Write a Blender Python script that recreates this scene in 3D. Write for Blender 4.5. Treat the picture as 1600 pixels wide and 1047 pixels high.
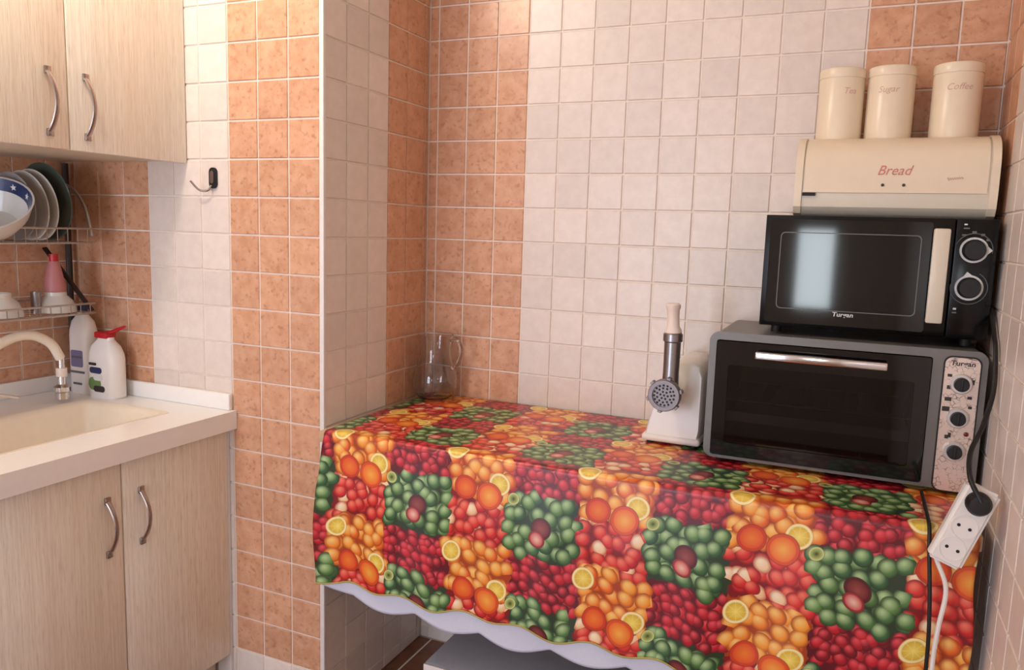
import bpy, bmesh, math, random
from mathutils import Vector, Matrix
random.seed(7)
PI = math.pi
S = bpy.context.scene
C = S.collection
for o in list(bpy.data.objects):
    bpy.data.objects.remove(o)

# ------------------------------------------------------------------ camera, light, exposure
CELL = 0.1                      # one wall-tile square is 10 cm
Z0 = 1.94                       # height of tile row 0
def P(x, y, z):                 # tile-square coordinates -> metres
    return Vector((x*CELL, y*CELL, Z0 + z*CELL))

cam_d = bpy.data.cameras.new('camera'); cam = bpy.data.objects.new('camera', cam_d); C.objects.link(cam)
yaw, pit, rol = 0.41293, 0.13382, 0.03108
fwd = Vector((-math.sin(yaw)*math.cos(pit), math.cos(yaw)*math.cos(pit), -math.sin(pit)))
rgt = Vector((math.cos(yaw), math.sin(yaw), 0)); upv = rgt.cross(fwd)
r2 = rgt*math.cos(rol) + upv*math.sin(rol); u2 = upv*math.cos(rol) - rgt*math.sin(rol)
m = Matrix((r2, u2, -fwd)).transposed().to_4x4(); m.translation = P(9.2558, -21.727, -5.6433)
cam.matrix_world = m
cam_d.sensor_width = 36; cam_d.lens = 1221.02/1600*36; cam_d.clip_start = 0.05
S.camera = cam

S.view_settings.view_transform = 'Standard'; S.view_settings.look = 'None'
S.view_settings.gamma = 1; S.view_settings.use_curve_mapping = False
S.view_settings.exposure = -0.42

def lin(c):
    return tuple(((v/255/12.92) if v/255 <= 0.04045 else ((v/255+0.055)/1.055)**2.4) for v in c)

wd = bpy.data.worlds.new('sky'); S.world = wd; wd.use_nodes = True
bgn = wd.node_tree.nodes['Background']; bgn.inputs[0].default_value = (*lin((205, 222, 245)), 1); bgn.inputs[1].default_value = 1.0

def area(name, loc, rot, sx, sy, power, col):
    d = bpy.data.lights.new(name, 'AREA'); d.shape = 'RECTANGLE'; d.size = sx; d.size_y = sy
    d.energy = power; d.color = lin(col)
    o = bpy.data.objects.new(name, d); C.objects.link(o); o.location = loc; o.rotation_euler = rot
    return o
# narrow window's daylight, and an added fill light in an invented wide opening
area('fill_wide_opening', (-0.50, -3.97, 1.17), (math.radians(90), 0, 0), 0.78, 2.0, 60, (222, 232, 252))
area('daylight_narrow_window', (0.66, -3.97, 1.18), (math.radians(90), 0, 0), 0.22, 0.52, 8, (224, 236, 240))
LAMP_STRENGTH = 98

# ------------------------------------------------------------------ material helpers
class NT:
    def __init__(s, name):
        s.mat = bpy.data.materials.new(name); s.mat.use_nodes = True
        s.t = s.mat.node_tree; s.b = s.t.nodes['Principled BSDF']
    def n(s, typ, **kw):
        x = s.t.nodes.new(typ)
        for k, v in kw.items(): setattr(x, k, v)
        return x
    def put(s, sock, v):
        if hasattr(v, 'is_output') or isinstance(v, bpy.types.NodeSocket): s.t.links.new(v, sock)
        elif isinstance(v, tuple) and len(v) == 3 and sock.type == 'RGBA': sock.default_value = (*v, 1)
        else: sock.default_value = v
    def m(s, op, a, b=None, c=None, clamp=False):
        x = s.n('ShaderNodeMath', operation=op); x.use_clamp = clamp
        for i, v in enumerate((a, b, c)):
            if v is not None: s.put(x.inputs[i], v)
        return x.outputs[0]
    def mix(s, f, a, b, blend='MIX'):
        x = s.n('ShaderNodeMix', data_type='RGBA', blend_type=blend)
        s.put(x.inputs[0], f); s.put(x.inputs[6], a); s.put(x.inputs[7], b)
        return x.outputs[2]
    def mr(s, v, a, b, c=0.0, d=1.0, smooth=False):
        x = s.n('ShaderNodeMapRange'); x.clamp = True
        if smooth: x.interpolation_type = 'SMOOTHSTEP'
        for i, q in enumerate((v, a, b, c, d)): s.put(x.inputs[i], q)
        return x.outputs[0]
    def coord(s, kind='Object', scale=(1, 1, 1)):
        tc = s.n('ShaderNodeTexCoord'); mp = s.n('ShaderNodeMapping')
        s.t.links.new(tc.outputs[kind], mp.inputs[0]); mp.inputs[3].default_value = scale
        return mp.outputs[0]
    def noise(s, vec, scale, detail=3, rough=0.5):
        x = s.n('ShaderNodeTexNoise'); s.put(x.inputs['Vector'], vec); x.inputs['Scale'].default_value = scale
        x.inputs['Detail'].default_value = detail; x.inputs['Roughness'].default_value = rough
        return x.outputs['Fac']
    def bump(s, h, strength=0.2, dist=0.001):
        x = s.n('ShaderNodeBump'); x.inputs['Strength'].default_value = strength; x.inputs['Distance'].default_value = dist
        s.put(x.inputs['Height'], h); s.t.links.new(x.outputs[0], s.b.inputs['Normal'])

def simple(name, col, rough=0.5, metal=0.0, var=0.06, scale=40, **kw):
    t = NT(name)
    f = t.noise(t.coord(), scale)
    c = lin(col); d = tuple(v*(1-var*2) for v in c); e = tuple(min(1, v*(1+var)) for v in c)
    t.put(t.b.inputs['Base Color'], t.mix(f, d, e))
    t.b.inputs['Roughness'].default_value = rough; t.b.inputs['Metallic'].default_value = metal
    for k, v in kw.items(): t.b.inputs[k.replace('_', ' ')].default_value = v
    return t.mat

M = {}
def tile_mat(name, c1, c2, c3, rough, speck):
    t = NT(name)
    oi = t.n('ShaderNodeObjectInfo'); rnd = oi.outputs['Random']
    v = t.n('ShaderNodeVectorMath', operation='ADD')
    cx = t.n('ShaderNodeCombineXYZ'); t.put(cx.inputs[0], t.m('MULTIPLY', rnd, 37.0)); t.put(cx.inputs[2], t.m('MULTIPLY', rnd, 91.0))
    t.put(v.inputs[0], t.coord()); t.put(v.inputs[1], cx.outputs[0])
    a = t.mr(t.noise(v.outputs[0], 28, 4, 0.6), 0.35, 0.68)
    b = t.mr(t.noise(v.outputs[0], 75, 3, 0.6), 0.56, 0.72)
    col = t.mix(a, lin(c1), lin(c2))
    col = t.mix(t.m('MULTIPLY', b, speck), col, lin(c3))
    br = t.mr(rnd, 0, 1, 0.93, 1.05)
    hs = t.n('ShaderNodeHueSaturation'); t.put(hs.inputs['Value'], br); t.put(hs.inputs['Color'], col)
    t.put(t.b.inputs['Base Color'], hs.outputs[0]); t.b.inputs['Roughness'].default_value = rough
    t.bump(a, 0.15, 0.0006)
    return t.mat
M['orange_tile'] = tile_mat('orange mottled ceramic', (206, 152, 118), (222, 174, 142), (168, 116, 86), 0.3, 0.7)
M['white_tile'] = tile_mat('off white ceramic', (230, 216, 206), (238, 225, 215), (224, 209, 198), 0.34, 0.3)
M['brown_tile'] = tile_mat('brown floor ceramic', (128, 76, 52), (150, 92, 62), (98, 56, 38), 0.3, 0.5)
M['grout'] = simple('pale grout', (246, 232, 219), 0.75, scale=60)
M['trim'] = simple('white plastic trim', (240, 232, 226), 0.35)
M['plaster'] = simple('painted plaster', (238, 228, 214), 0.8, scale=12)
M['white_paint'] = simple('white paint', (240, 238, 235), 0.45)

def wood(name, c1, c2, c3, rough):
    t = NT(name)
    vec = t.coord('Object', (1, 1, 0.018))
    a = t.noise(vec, 170, 2, 0.6); b = t.noise(t.coord('Object', (1, 1, 0.05)), 420, 2, 0.5); w = t.noise(t.coord('Object', (1, 1, 0.1)), 9, 2)
    col = t.mix(t.mr(a, 0.35, 0.65), lin(c1), lin(c2))
    col = t.mix(t.m('MULTIPLY', t.mr(b, 0.52, 0.72), 0.55), col, lin(c3))
    col = t.mix(t.mr(w, 0.3, 0.7, 0.0, 0.2), col, lin(c2))
    t.put(t.b.inputs['Base Color'], col); t.b.inputs['Roughness'].default_value = rough
    t.bump(a, 0.12, 0.0006)
    return t.mat
M['wood'] = wood('cream streaked laminate', (236, 226, 208), (249, 243, 229), (200, 182, 162), 0.3)
M['carcass'] = simple('pale carcass board', (226, 212, 190), 0.5)
M['counter'] = simple('cream worktop', (251, 249, 246), 0.28, var=0.02)
M['basin'] = simple('beige composite sink', (246, 234, 214), 0.32, var=0.03)
M['chrome'] = simple('polished chrome', (215, 212, 212), 0.12, 1.0, 0.03)
M['silver'] = simple('bright silver', (222, 218, 214), 0.3, 0.5, 0.03)
M['nickel'] = simple('brushed nickel', (176, 168, 164), 0.26, 1.0, 0.06, 120)
M['alu'] = simple('cast aluminium', (158, 154, 156), 0.3, 1.0, 0.1, 160)
M['plate_metal'] = simple('dull cast metal', (150, 144, 146), 0.5, 0.7, 0.12, 200)
M['wire'] = simple('dull steel wire', (176, 166, 158), 0.35, 0.8)
M['black_gloss'] = simple('black gloss', (9, 9, 10), 0.06, 0, 0.02)
M['black_mw'] = simple('black enamel', (7, 7, 8), 0.2, 0, 0.02, Specular_IOR_Level=0.3)
M['black_rubber'] = simple('black rubber', (20, 18, 18), 0.55)
M['void'] = simple('dark cavity', (8, 8, 8), 0.6)
M['oven_grey'] = simple('warm grey enamel', (118, 114, 110), 0.38, 0.25, 0.1, 25)
M['cream'] = simple('cream enamel', (240, 222, 196), 0.3, 0, 0.02)
M['cream_grey'] = simple('cream enamel lower', (226, 214, 194), 0.3, 0, 0.02)
M['red_print'] = simple('faded red print', (214, 128, 112), 0.5)
M['pale_print'] = simple('pale pink print', (216, 176, 156), 0.5)
M['white_print'] = simple('white print', (225, 225, 222), 0.5)
M['grey_print'] = simple('grey print', (105, 105, 105), 0.5)
M['dark_print'] = simple('dark print', (52, 44, 42), 0.5)
M['white_plastic'] = simple('white plastic', (240, 234, 228), 0.35, 0, 0.02)
M['pusher'] = simple('ivory plastic', (238, 222, 210), 0.4, 0, 0.03)
M['spout'] = simple('ivory hose', (236, 224, 206), 0.35, 0, 0.03)
M['red_plastic'] = simple('red plastic', (190, 24, 36), 0.35)
M['purple'] = simple('purple print', (128, 118, 158), 0.5)
M['navy'] = simple('navy print', (34, 48, 92), 0.3)
M['green_print'] = simple('green print', (110, 140, 80), 0.5)
M['pink'] = simple('pink plastic', (190, 122, 122), 0.45)
M['porcelain'] = simple('porcelain', (220, 216, 208), 0.2, 0, 0.02)
M['greyplate'] = simple('grey stoneware', (150, 148, 146), 0.25, 0, 0.04)
M['greenplate'] = simple('dark green glass plate', (72, 84, 74), 0.15, 0, 0.05)
M['dark_rod'] = simple('dark brown pipe', (46, 32, 28), 0.4)
M['table_wood'] = simple('beige board', (206, 176, 142), 0.5, 0, 0.08, 30)
M['table_leg'] = simple('dark brown leg', (60, 40, 34), 0.5)
M['linen'] = simple('white linen', (214, 216, 232), 0.85, 0, 0.03, 200)
M['binding'] = simple('olive binding', (176, 160, 92), 0.8)
M['boxtop'] = simple('grey plastic lid', (182, 182, 190), 0.4)
M['led'] = simple('dark red lens', (120, 20, 24), 0.2)

def glass(name, col, rough=0.02, ior=1.45, trans=1.0):
    t = NT(name); f = t.noise(t.coord(), 30)
    c = lin(col); t.put(t.b.inputs['Base Color'], t.mix(f, tuple(v*0.97 for v in c), c))
    t.b.inputs['Transmission Weight'].default_value = trans; t.b.inputs['Roughness'].default_value = rough; t.b.inputs['IOR'].default_value = ior
    return t.mat
M['glass'] = glass('clear glass', (246, 246, 246), 0.03)
M['dark_glass'] = glass('tinted oven glass', (110, 106, 106), 0.02, 1.4, 1.0)
M['pane'] = glass('window glass', (250, 252, 252), 0.0, 1.02)

def panel_mat():            # chromed control plate with a scribbled floral print
    t = NT('patterned silver plate')
    v = t.coord()
    vo = t.n('ShaderNodeTexVoronoi', feature='DISTANCE_TO_EDGE'); t.put(vo.inputs['Vector'], v); vo.inputs['Scale'].default_value = 110
    n = t.noise(v, 60, 3)
    f = t.m('MULTIPLY', t.mr(vo.outputs['Distance'], 0.0, 0.09, 1.0, 0.0), t.mr(n, 0.46, 0.62))
    t.put(t.b.inputs['Base Color'], t.mix(f, lin((228, 208, 196)), lin((84, 60, 52))))
    t.b.inputs['Metallic'].default_value = 0.35; t.b.inputs['Roughness'].default_value = 0.3
    return t.mat
M['panel'] = panel_mat()

def fruit_mat():            # printed oilcloth: blocks of oranges, red apples, berries and green apples
    t = NT('fruit printed cloth')
    uv = t.n('ShaderNodeUVMap'); uv.uv_map = 'flat'
    sp = t.n('ShaderNodeSeparateXYZ'); t.t.links.new(uv.outputs[0], sp.inputs[0])
    u, v = sp.outputs[0], sp.outputs[1]          # in 10 cm units, origin at centre of a green block
    PU, PV = 3.31, 2.57
    def fm(a, p): return t.m('FLOORED_MODULO', a, p)
    def cls(u, v):
        U = fm(t.m('ADD', u, 0.85), PU); c2 = t.m('GREATER_THAN', U, 1.68)
        g = t.m('LESS_THAN', fm(t.m('ADD', v, 0.72), PV), 1.45)
        r = t.m('LESS_THAN', fm(t.m('ADD', v, 0.50), PV), 1.22)
        return c2, g, r
    def vor(scale, rand, dx):
        # repeat the fruit drawing with the print: wrap coordinates before the cell lookup
        cb = t.n('ShaderNodeCombineXYZ'); t.put(cb.inputs[0], t.m('ADD', u, dx)); t.put(cb.inputs[1], v)
        x = t.n('ShaderNodeTexVoronoi', voronoi_dimensions='2D', feature='F1')
        t.t.links.new(cb.outputs[0], x.inputs['Vector']); x.inputs['Scale'].default_value = scale; x.inputs['Randomness'].default_value = rand
        q = t.n('ShaderNodeSeparateXYZ'); t.t.links.new(x.outputs['Position'], q.inputs[0])
        cu = t.m('SUBTRACT', q.outputs[0], dx); cv = q.outputs[1]
        du = t.m('SUBTRACT', u, cu); dv = t.m('SUBTRACT', v, cv)
        # highlight sits up and left of each fruit's middle
        h = t.m('SQRT', t.m('ADD', t.m('POWER', t.m('ADD', du, 0.035), 2.0), t.m('POWER', t.m('ADD', dv, 0.05), 2.0)))
        d = t.m('SQRT', t.m('ADD', t.m('MULTIPLY', du, du), t.m('MULTIPLY', dv, dv)))
        sc = t.n('ShaderNodeSeparateColor'); t.t.links.new(x.outputs['Color'], sc.inputs[0])
        return cu, cv, d, h, sc.outputs[0], sc.outputs[1]
    def balls(vv, R, dark, base, base2, hi):
        cu, cv, d, h, r1, r2_ = vv
        b = t.mix(r1, lin(base), lin(base2))
        c = t.mix(t.mr(h, R*0.1, R*0.85), lin(hi), b)
        return t.mix(t.mr(d, R*0.6, R*1.1), c, lin(dark))
    def over(under, vv, R, col, want):
        # a fruit is drawn whole when its middle lies in the wanted block
        c2, g, r = cls(vv[0], vv[1])
        if want == 'green': k = t.m('MULTIPLY', t.m('SUBTRACT', 1.0, c2), g)
        elif want == 'berry': k = t.m('MULTIPLY', t.m('SUBTRACT', 1.0, c2), t.m('SUBTRACT', 1.0, g))
        elif want == 'red': k = t.m('MULTIPLY', c2, r)
        else: k = t.m('MULTIPLY', c2, t.m('SUBTRACT', 1.0, r))
        return t.mix(t.m('MULTIPLY', k, t.mr(vv[2], R*0.98, R*1.08, 1.0, 0.0)), under, col)
    A = vor(2.85, 0.7, 0.13); A2 = vor(2.85, 0.7, 5.31); B = vor(4.0, 0.75, 0.4); B2 = vor(4.0, 0.75, 7.7); G = vor(2.9, 0.7, 0.77); G2 = vor(2.9, 0.7, 9.13); Rr = vor(3.2, 0.75, 0.21); R2 = vor(3.2, 0.75, 3.3)
    wob = t.n('ShaderNodeTexNoise'); t.t.links.new(uv.outputs[0], wob.inputs['Vector']); wob.inputs['Scale'].default_value = 2.6
    ws = t.n('ShaderNodeSeparateColor'); t.t.links.new(wob.outputs['Color'], ws.inputs[0])
    c2p, gp, rp = cls(t.m('ADD', u, t.m('MULTIPLY_ADD', ws.outputs[0], 0.6, -0.3)), t.m('ADD', v, t.m('MULTIPLY_ADD', ws.outputs[1], 0.6, -0.3)))
    left = t.mix(gp, lin((96, 10, 26)), lin((40, 58, 34))); right = t.mix(rp, lin((170, 62, 20)), lin((128, 12, 22)))
    colA = t.mix(c2p, left, right)
    for q in (B, B2):
        colA = over(colA, q, 0.145, balls(q, 0.145, (62, 2, 14), (124, 8, 26), (198, 20, 38), (226, 80, 88)), 'berry')
    for q in (R2, Rr):
        rc_ = balls(q, 0.175, (118, 8, 16), (204, 20, 30), (224, 52, 40), (240, 124, 100))
        rc_ = t.mix(t.m('GREATER_THAN', q[5], 0.82), rc_, balls(q, 0.175, (176, 66, 48), (238, 186, 124), (246, 206, 160), (252, 232, 200)))
        colA = over(colA, q, 0.175, rc_, 'red')
    for q in (A2, A):
        colA = over(colA, q, 0.195, balls(q, 0.195, (150, 44, 12), (232, 98, 24), (246, 156, 46), (252, 204, 116)), 'orange')
    for q in (G2, G):
        colA = over(colA, q, 0.19, balls(q, 0.19, (20, 36, 22), (48, 98, 54), (92, 134, 66), (176, 206, 146)), 'green')
    def local(u0, v0):
        a = t.m('SUBTRACT', fm(t.m('ADD', u, PU/2 - u0), PU), PU/2)
        b = t.m('SUBTRACT', fm(t.m('ADD', v, PV/2 - v0), PV), PV/2)
        return a, b, t.m('SQRT', t.m('ADD', t.m('MULTIPLY', a, a), t.m('MULTIPLY', b, b)))
    def disc(col, u0, v0, R, colors, spokes=False):
        a, b, r = local(u0, v0)
        c = t.mix(t.mr(r, R*0.05, R*0.72), lin(colors[0]), lin(colors[1]))
        if spokes:
            ang = t.m('ARCTAN2', b, a); s_ = t.mr(t.m('ABSOLUTE', t.m('SINE', t.m('MULTIPLY', ang, 4.0))), 0.0, 0.35, 0.45, 0.0)
            c = t.mix(s_, c, lin(colors[2]))
        c = t.mix(t.mr(r, R*0.72, R*0.80), c, lin(colors[2]))
        c = t.mix(t.mr(r, R*0.93, R*0.98), c, lin(colors[3]))
        return t.mix(t.mr(r, R*0.97, R*1.03, 1.0, 0.0), col, c)
    lem = ((250, 226, 110), (226, 184, 50), (250, 232, 170), (214, 150, 40))
    colA = disc(colA, -0.02, 0.00, 0.25, ((150, 70, 60), (112, 28, 32), (84, 16, 22), (50, 14, 16)))
    colA = disc(colA, -0.10, 0.27, 0.20, ((240, 196, 176), (206, 96, 86), (150, 40, 44), (90, 20, 24)))
    colA = disc(colA, 0.98+PU/2*0, 1.02, 0.27, lem, True)
    colA = disc(colA, -1.17, -0.84, 0.27, lem, True)
    colA = disc(colA, -0.80, -0.55, 0.15, ((60, 70, 30), (176, 190, 100), (200, 206, 140), (86, 84, 40)))
    colA = disc(colA, 1.25, -0.62, 0.30, ((240, 128, 44), (226, 84, 30), (206, 60, 26), (150, 30, 20)))
    colA = disc(colA, 1.88, -0.52, 0.33, ((246, 172, 70), (238, 112, 36), (220, 78, 28), (150, 40, 20)))
    t.put(t.b.inputs['Base Color'], colA); t.b.inputs['Coat Weight'].default_value = 0.3; t.b.inputs['Coat Roughness'].default_value = 0.35
    t.b.inputs['Roughness'].default_value = 0.38
    return t.mat
M['fruit'] = fruit_mat()

# ------------------------------------------------------------------ mesh helpers (world metres; parents subtract their origin)
def nb(): return bmesh.new()
def merge(bm, tmp):
    me = bpy.data.meshes.new('tmp'); tmp.to_mesh(me); tmp.free(); bm.from_mesh(me); bpy.data.meshes.remove(me)
def add_box(bm, a, b, bev=0.0, seg=2, mat=None):
    t = bmesh.new(); bmesh.ops.create_cube(t, size=1)
    lo = [min(p, q) for p, q in zip(a, b)]; hi = [max(p, q) for p, q in zip(a, b)]
    for v in t.verts: v.co = Vector([(lo[i]+hi[i])/2 + v.co[i]*(hi[i]-lo[i]) for i in range(3)])
    if bev: bmesh.ops.bevel(t, geom=t.edges[:], offset=bev, segments=seg, profile=0.5, affect='EDGES')
    if mat: bmesh.ops.transform(t, matrix=mat, verts=t.verts)
    merge(bm, t)
def cb(bm, x0, x1, y0, y1, z0, z1, bev=0.0, seg=2): add_box(bm, P(x0, y0, z0), P(x1, y1, z1), bev, seg)   # box in tile units
def frame_of(d):
    d = d.normalized(); a = Vector((0, 0, 1)) if abs(d.z) < 0.9 else Vector((1, 0, 0))
    x = a.cross(d).normalized(); return x, d.cross(x)
def add_tube(bm, pts, r, seg=10, flat=1.0, caps=True, ref=None):
    pts = [Vector(p) for p in pts]; rings = []; n = len(pts); px = None
    for i, p in enumerate(pts):
        d = (pts[min(i+1, n-1)] - pts[max(i-1, 0)])
        if d.length < 1e-9: d = Vector((0, 0, 1))
        d.normalize()
        if ref is not None: x = Vector(ref)
        elif px is None: x, _ = frame_of(d)
        else: x = px
        x = (x - d*x.dot(d)).normalized(); px = x; y = d.cross(x)
        rr = r[i] if isinstance(r, (list, tuple)) else r
        rings.append([bm.verts.new(p + x*rr*math.cos(2*PI*k/seg) + y*rr*flat*math.sin(2*PI*k/seg)) for k in range(seg)])
    for a, b in zip(rings, rings[1:]):
        for k in range(seg): bm.faces.new((a[k], a[(k+1) % seg], b[(k+1) % seg], b[k]))
    if caps: bm.faces.new(rings[0][::-1]); bm.faces.new(rings[-1])
def add_lathe(bm, prof, mat, seg=32, sx=1.0, sy=1.0):
    rings = []
    for r, z in prof:
        if r < 1e-6: rings.append([bm.verts.new(mat @ Vector((0, 0, z)))])
        else: rings.append([bm.verts.new(mat @ Vector((r*sx*math.cos(2*PI*k/seg), r*sy*math.sin(2*PI*k/seg), z))) for k in range(seg)])
    for a, b in zip(rings, rings[1:]):
        for k in range(seg):
            q = [a[k % len(a)], a[(k+1) % len(a)], b[(k+1) % len(b)], b[k % len(b)]]
            q = list(dict.fromkeys(q))
            if len(q) > 2: bm.faces.new(q)
    closed = tuple(prof[0]) == tuple(prof[-1])
    if len(rings[0]) > 1 and not closed: bm.faces.new(rings[0][::-1])
    if len(rings[-1]) > 1 and not closed: bm.faces.new(rings[-1])
    if closed: bmesh.ops.remove_doubles(bm, verts=rings[0]+rings[-1], dist=1e-6)
def shell_lathe(bm, prof, th, mat, seg=32):      # open vessel: outer profile bottom->rim, then inner back down
    inner = [(max(r-th, 0.0), z+(th if i == 0 else 0)) for i, (r, z) in enumerate(prof)]
    add_lathe(bm, [(0, prof[0][1])] + prof + inner[::-1] + [(0, prof[0][1]+th)], mat, seg)
def add_prism(bm, poly, lo, hi, mat):            # poly in local XY, extruded along local Z
    a = [bm.verts.new(mat @ Vector((x, y, lo))) for x, y in poly]; b = [bm.verts.new(mat @ Vector((x, y, hi))) for x, y in poly]
    n = len(poly)
    for i in range(n): bm.faces.new((a[i], a[(i+1) % n], b[(i+1) % n], b[i]))
    bm.faces.new(a[::-1]); bm.faces.new(b)
def rrect(w, h, r, n=5, cx=0, cy=0):
    out = []
    for sx, sy, a0 in ((1, 1, 0), (-1, 1, 90), (-1, -1, 180), (1, -1, 270)):
        for k in range(n+1):
            a = math.radians(a0 + 90*k/n); out.append((cx+sx*(w/2-r)+r*math.cos(a), cy+sy*(h/2-r)+r*math.sin(a)))
    return out
FRONT = Matrix(((1, 0, 0, 0), (0, 0, -1, 0), (0, 1, 0, 0), (0, 0, 0, 1)))   # local XY -> world XZ, local Z -> -Y (towards room)
def T(v): return Matrix.Translation(v)
def Rz(a): return Matrix.Rotation(a, 4, 'Z')
def Rx(a): return Matrix.Rotation(a, 4, 'X')
def Ry(a): return Matrix.Rotation(a, 4, 'Y')

ORIG = {}
def obj(name, bm, mat, parent=None, smooth=35):
    me = bpy.data.meshes.new(name)
    bmesh.ops.recalc_face_normals(bm, faces=bm.faces[:])
    off = ORIG.get(parent.name, Vector()) if parent else Vector()
    if off.length: bmesh.ops.translate(bm, vec=-off, verts=bm.verts[:])
    bm.to_mesh(me); bm.free()
    me.materials.append(M[mat] if isinstance(mat, str) else mat)
    if smooth:
        me.polygons.foreach_set('use_smooth', [True]*len(me.polygons)); me.set_sharp_from_angle(angle=math.radians(smooth))
    o = bpy.data.objects.new(name, me); C.objects.link(o)
    if parent: o.parent = parent; ORIG[o.name] = off
    return o
def tag(o, label, cat, group=None):
    o['label'] = label; o['category'] = cat
    if group: o['group'] = group
    return o
def thing(name, loc, label, cat, group=None):
    o = bpy.data.objects.new(name, None); o.empty_display_size = 0.02; C.objects.link(o); o.location = loc; ORIG[o.name] = Vector(loc)
    return tag(o, label, cat, group)
def struct(o): o['kind'] = 'structure'; return o
def boxobj(name, x0, x1, y0, y1, z0, z1, mat, parent=None, bev=0.0, seg=2):
    b = nb(); cb(b, x0, x1, y0, y1, z0, z1, bev, seg); return obj(name, b, mat, parent)
def text_bm(body, size, shear=0.0, wide=1.0, depth=0.0002, bold=0.0):
    cu = bpy.data.curves.new('txt', 'FONT'); cu.body = body; cu.size = size; cu.shear = shear; cu.align_x = 'CENTER'; cu.align_y = 'CENTER'; cu.extrude = depth; cu.offset = bold; cu.resolution_u = 3
    o = bpy.data.objects.new('txt', cu); C.objects.link(o); bpy.context.view_layer.update()
    me = bpy.data.meshes.new_from_object(o.evaluated_get(bpy.context.evaluated_depsgraph_get()))
    bpy.data.objects.remove(o); bpy.data.curves.remove(cu)
    bm = bmesh.new(); bm.from_mesh(me); bpy.data.meshes.remove(me)
    bmesh.ops.scale(bm, vec=(wide, 1, 1), verts=bm.verts[:])
    return bm

# ------------------------------------------------------------------ room shell
FL = -19.4; CE = 5.9; XL = -12.78; XN = -3.313; YM = -5.244; XR = 12.0; YB = -40.0
TH = 0.035                       # tile thickness in tile units
floor = struct(boxobj('floor', XL-1, XR+1, YB-1, 1, FL-1, FL-0.02, 'grout'))
ceil = struct(boxobj('ceiling', XL-1, XR+1, YB-1, 1, CE, CE+1, 'plaster'))
wl = struct(boxobj('wall_left', XL-1, XL-TH, YB, YM+0.5, FL, CE, 'grout'))
wp = struct(boxobj('wall_projection', XL-1, XN-TH, YM+TH, 1, FL, CE, 'grout'))
wb = struct(boxobj('wall_back', XN-0.05, XR+1, TH, 1, FL, CE, 'grout'))
wr = struct(boxobj('wall_right', XR+TH, XR+1, YB, TH, FL, CE, 'grout'))

tile_cache = {}
def tile_mesh(w, h, mat):
    k = (round(w, 4), round(h, 4), mat)
    if k not in tile_cache:
        me = bpy.data.meshes.new('tile'); r0 = []
        for ins, d in ((0, 0), (0.0, 0.0018), (0.0016, 0.0035)):
            r0.append([(sx*(w/2-ins), -d, sz*(h/2-ins)) for sx, sz in ((-1, -1), (1, -1), (1, 1), (-1, 1))])
        vs = sum(r0, []); fs = [(8, 9, 10, 11)]
        for L in (0, 4):
            for i in range(4): fs.append((L+i, L+(i+1) % 4, L+4+(i+1) % 4, L+4+i))
        me.from_pydata(vs, [], fs); me.materials.append(M[mat]); tile_cache[k] = me
    return tile_cache[k]
def tile_wall(wall, to_world, rot, cols, rows, kind, single):
    """cols: list of (a0,a1,thick0,thick1) along the wall, rows: (z1,z0,...) ; to_world(a,z)->Vector"""
    rest = {}
    for (a0, a1) in cols:
        for (z1, z0) in rows:
            mt = kind((a0+a1)/2, (z0+z1)/2)
            g = 0.045
            w = (abs(a1-a0)-g)*CELL; h = (abs(z1-z0)-g)*CELL
            if w < 0.004 or h < 0.004: continue
            me = tile_mesh(w, h, mt); loc = to_world((a0+a1)/2, (z0+z1)/2)
            jit = random.uniform(-0.0004, 0.0004)
            if single((a0+a1)/2, (z0+z1)/2):
                o = bpy.data.objects.new('tile', me); C.objects.link(o); o.parent = wall
                o.location = loc; o.rotation_euler = (random.uniform(-.004, .004), 0, rot + random.uniform(-.004, .004))
            else: rest.setdefault(mt, []).append((me, loc))
    for mt, lst in rest.items():
        vs, fs = [], []
        R = Matrix.Rotation(rot, 3, 'Z')
        for me, loc in lst:
            k = len(vs); vs += [R @ v.co + loc for v in me.vertices]; fs += [tuple(k+i for i in p.vertices) for p in me.polygons]
        me = bpy.data.meshes.new('tile_field'); me.from_pydata(vs, [], fs); me.materials.append(M[mt])
        o = bpy.data.objects.new('tile_field', me); C.objects.link(o); o.parent = wall; o['kind'] = 'stuff'
ROWS = [(j, max(j-1, FL)) for j in range(5, -20, -1)]
ROWS = [(5.9, 5)] + ROWS
# back wall (plane y=0)
bc = [(XN, -3)] + [(i, i+1) for i in range(-3, 11)] + [(11, XR)]
tile_wall(wb, lambda a, z: P(a, TH, z), 0, bc, ROWS,
          lambda a, z: 'white_tile' if (0 < a < 9 or z < -14) else 'orange_tile',
          lambda a, z: (-11.6 < z < 1 or (z < -16.5 and a < 0)))
# projecting wall, sink face (plane y=YM)
mc = [(XN-0.12-i-1, XN-0.12-i) for i in range(9)] + [(XL, XN-9.12)]
tile_wall(wp, lambda a, z: P(a, YM+TH, z), 0, mc, ROWS,
          lambda a, z: 'white_tile' if (-9.43 < a < -6.43 or z < -18) else 'orange_tile',
          lambda a, z: z < 1.5 and (a > -6.43 or -11 < z))
# projecting wall, table face (plane x=XN, faces +X)
nc = [(-0.26, 0), (-1.26, -0.26), (-2.26, -1.26), (-3.26, -2.26), (-4.26, -3.26), (YM, -4.26)]
tile_wall(wp, lambda a, z: P(XN-TH, a, z), PI/2, nc, ROWS,
          lambda a, z: 'orange_tile' if (a > -2.26 and z > -14) else 'white_tile',
          lambda a, z: -11.6 < z < 1 or z < -14.5)
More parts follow.
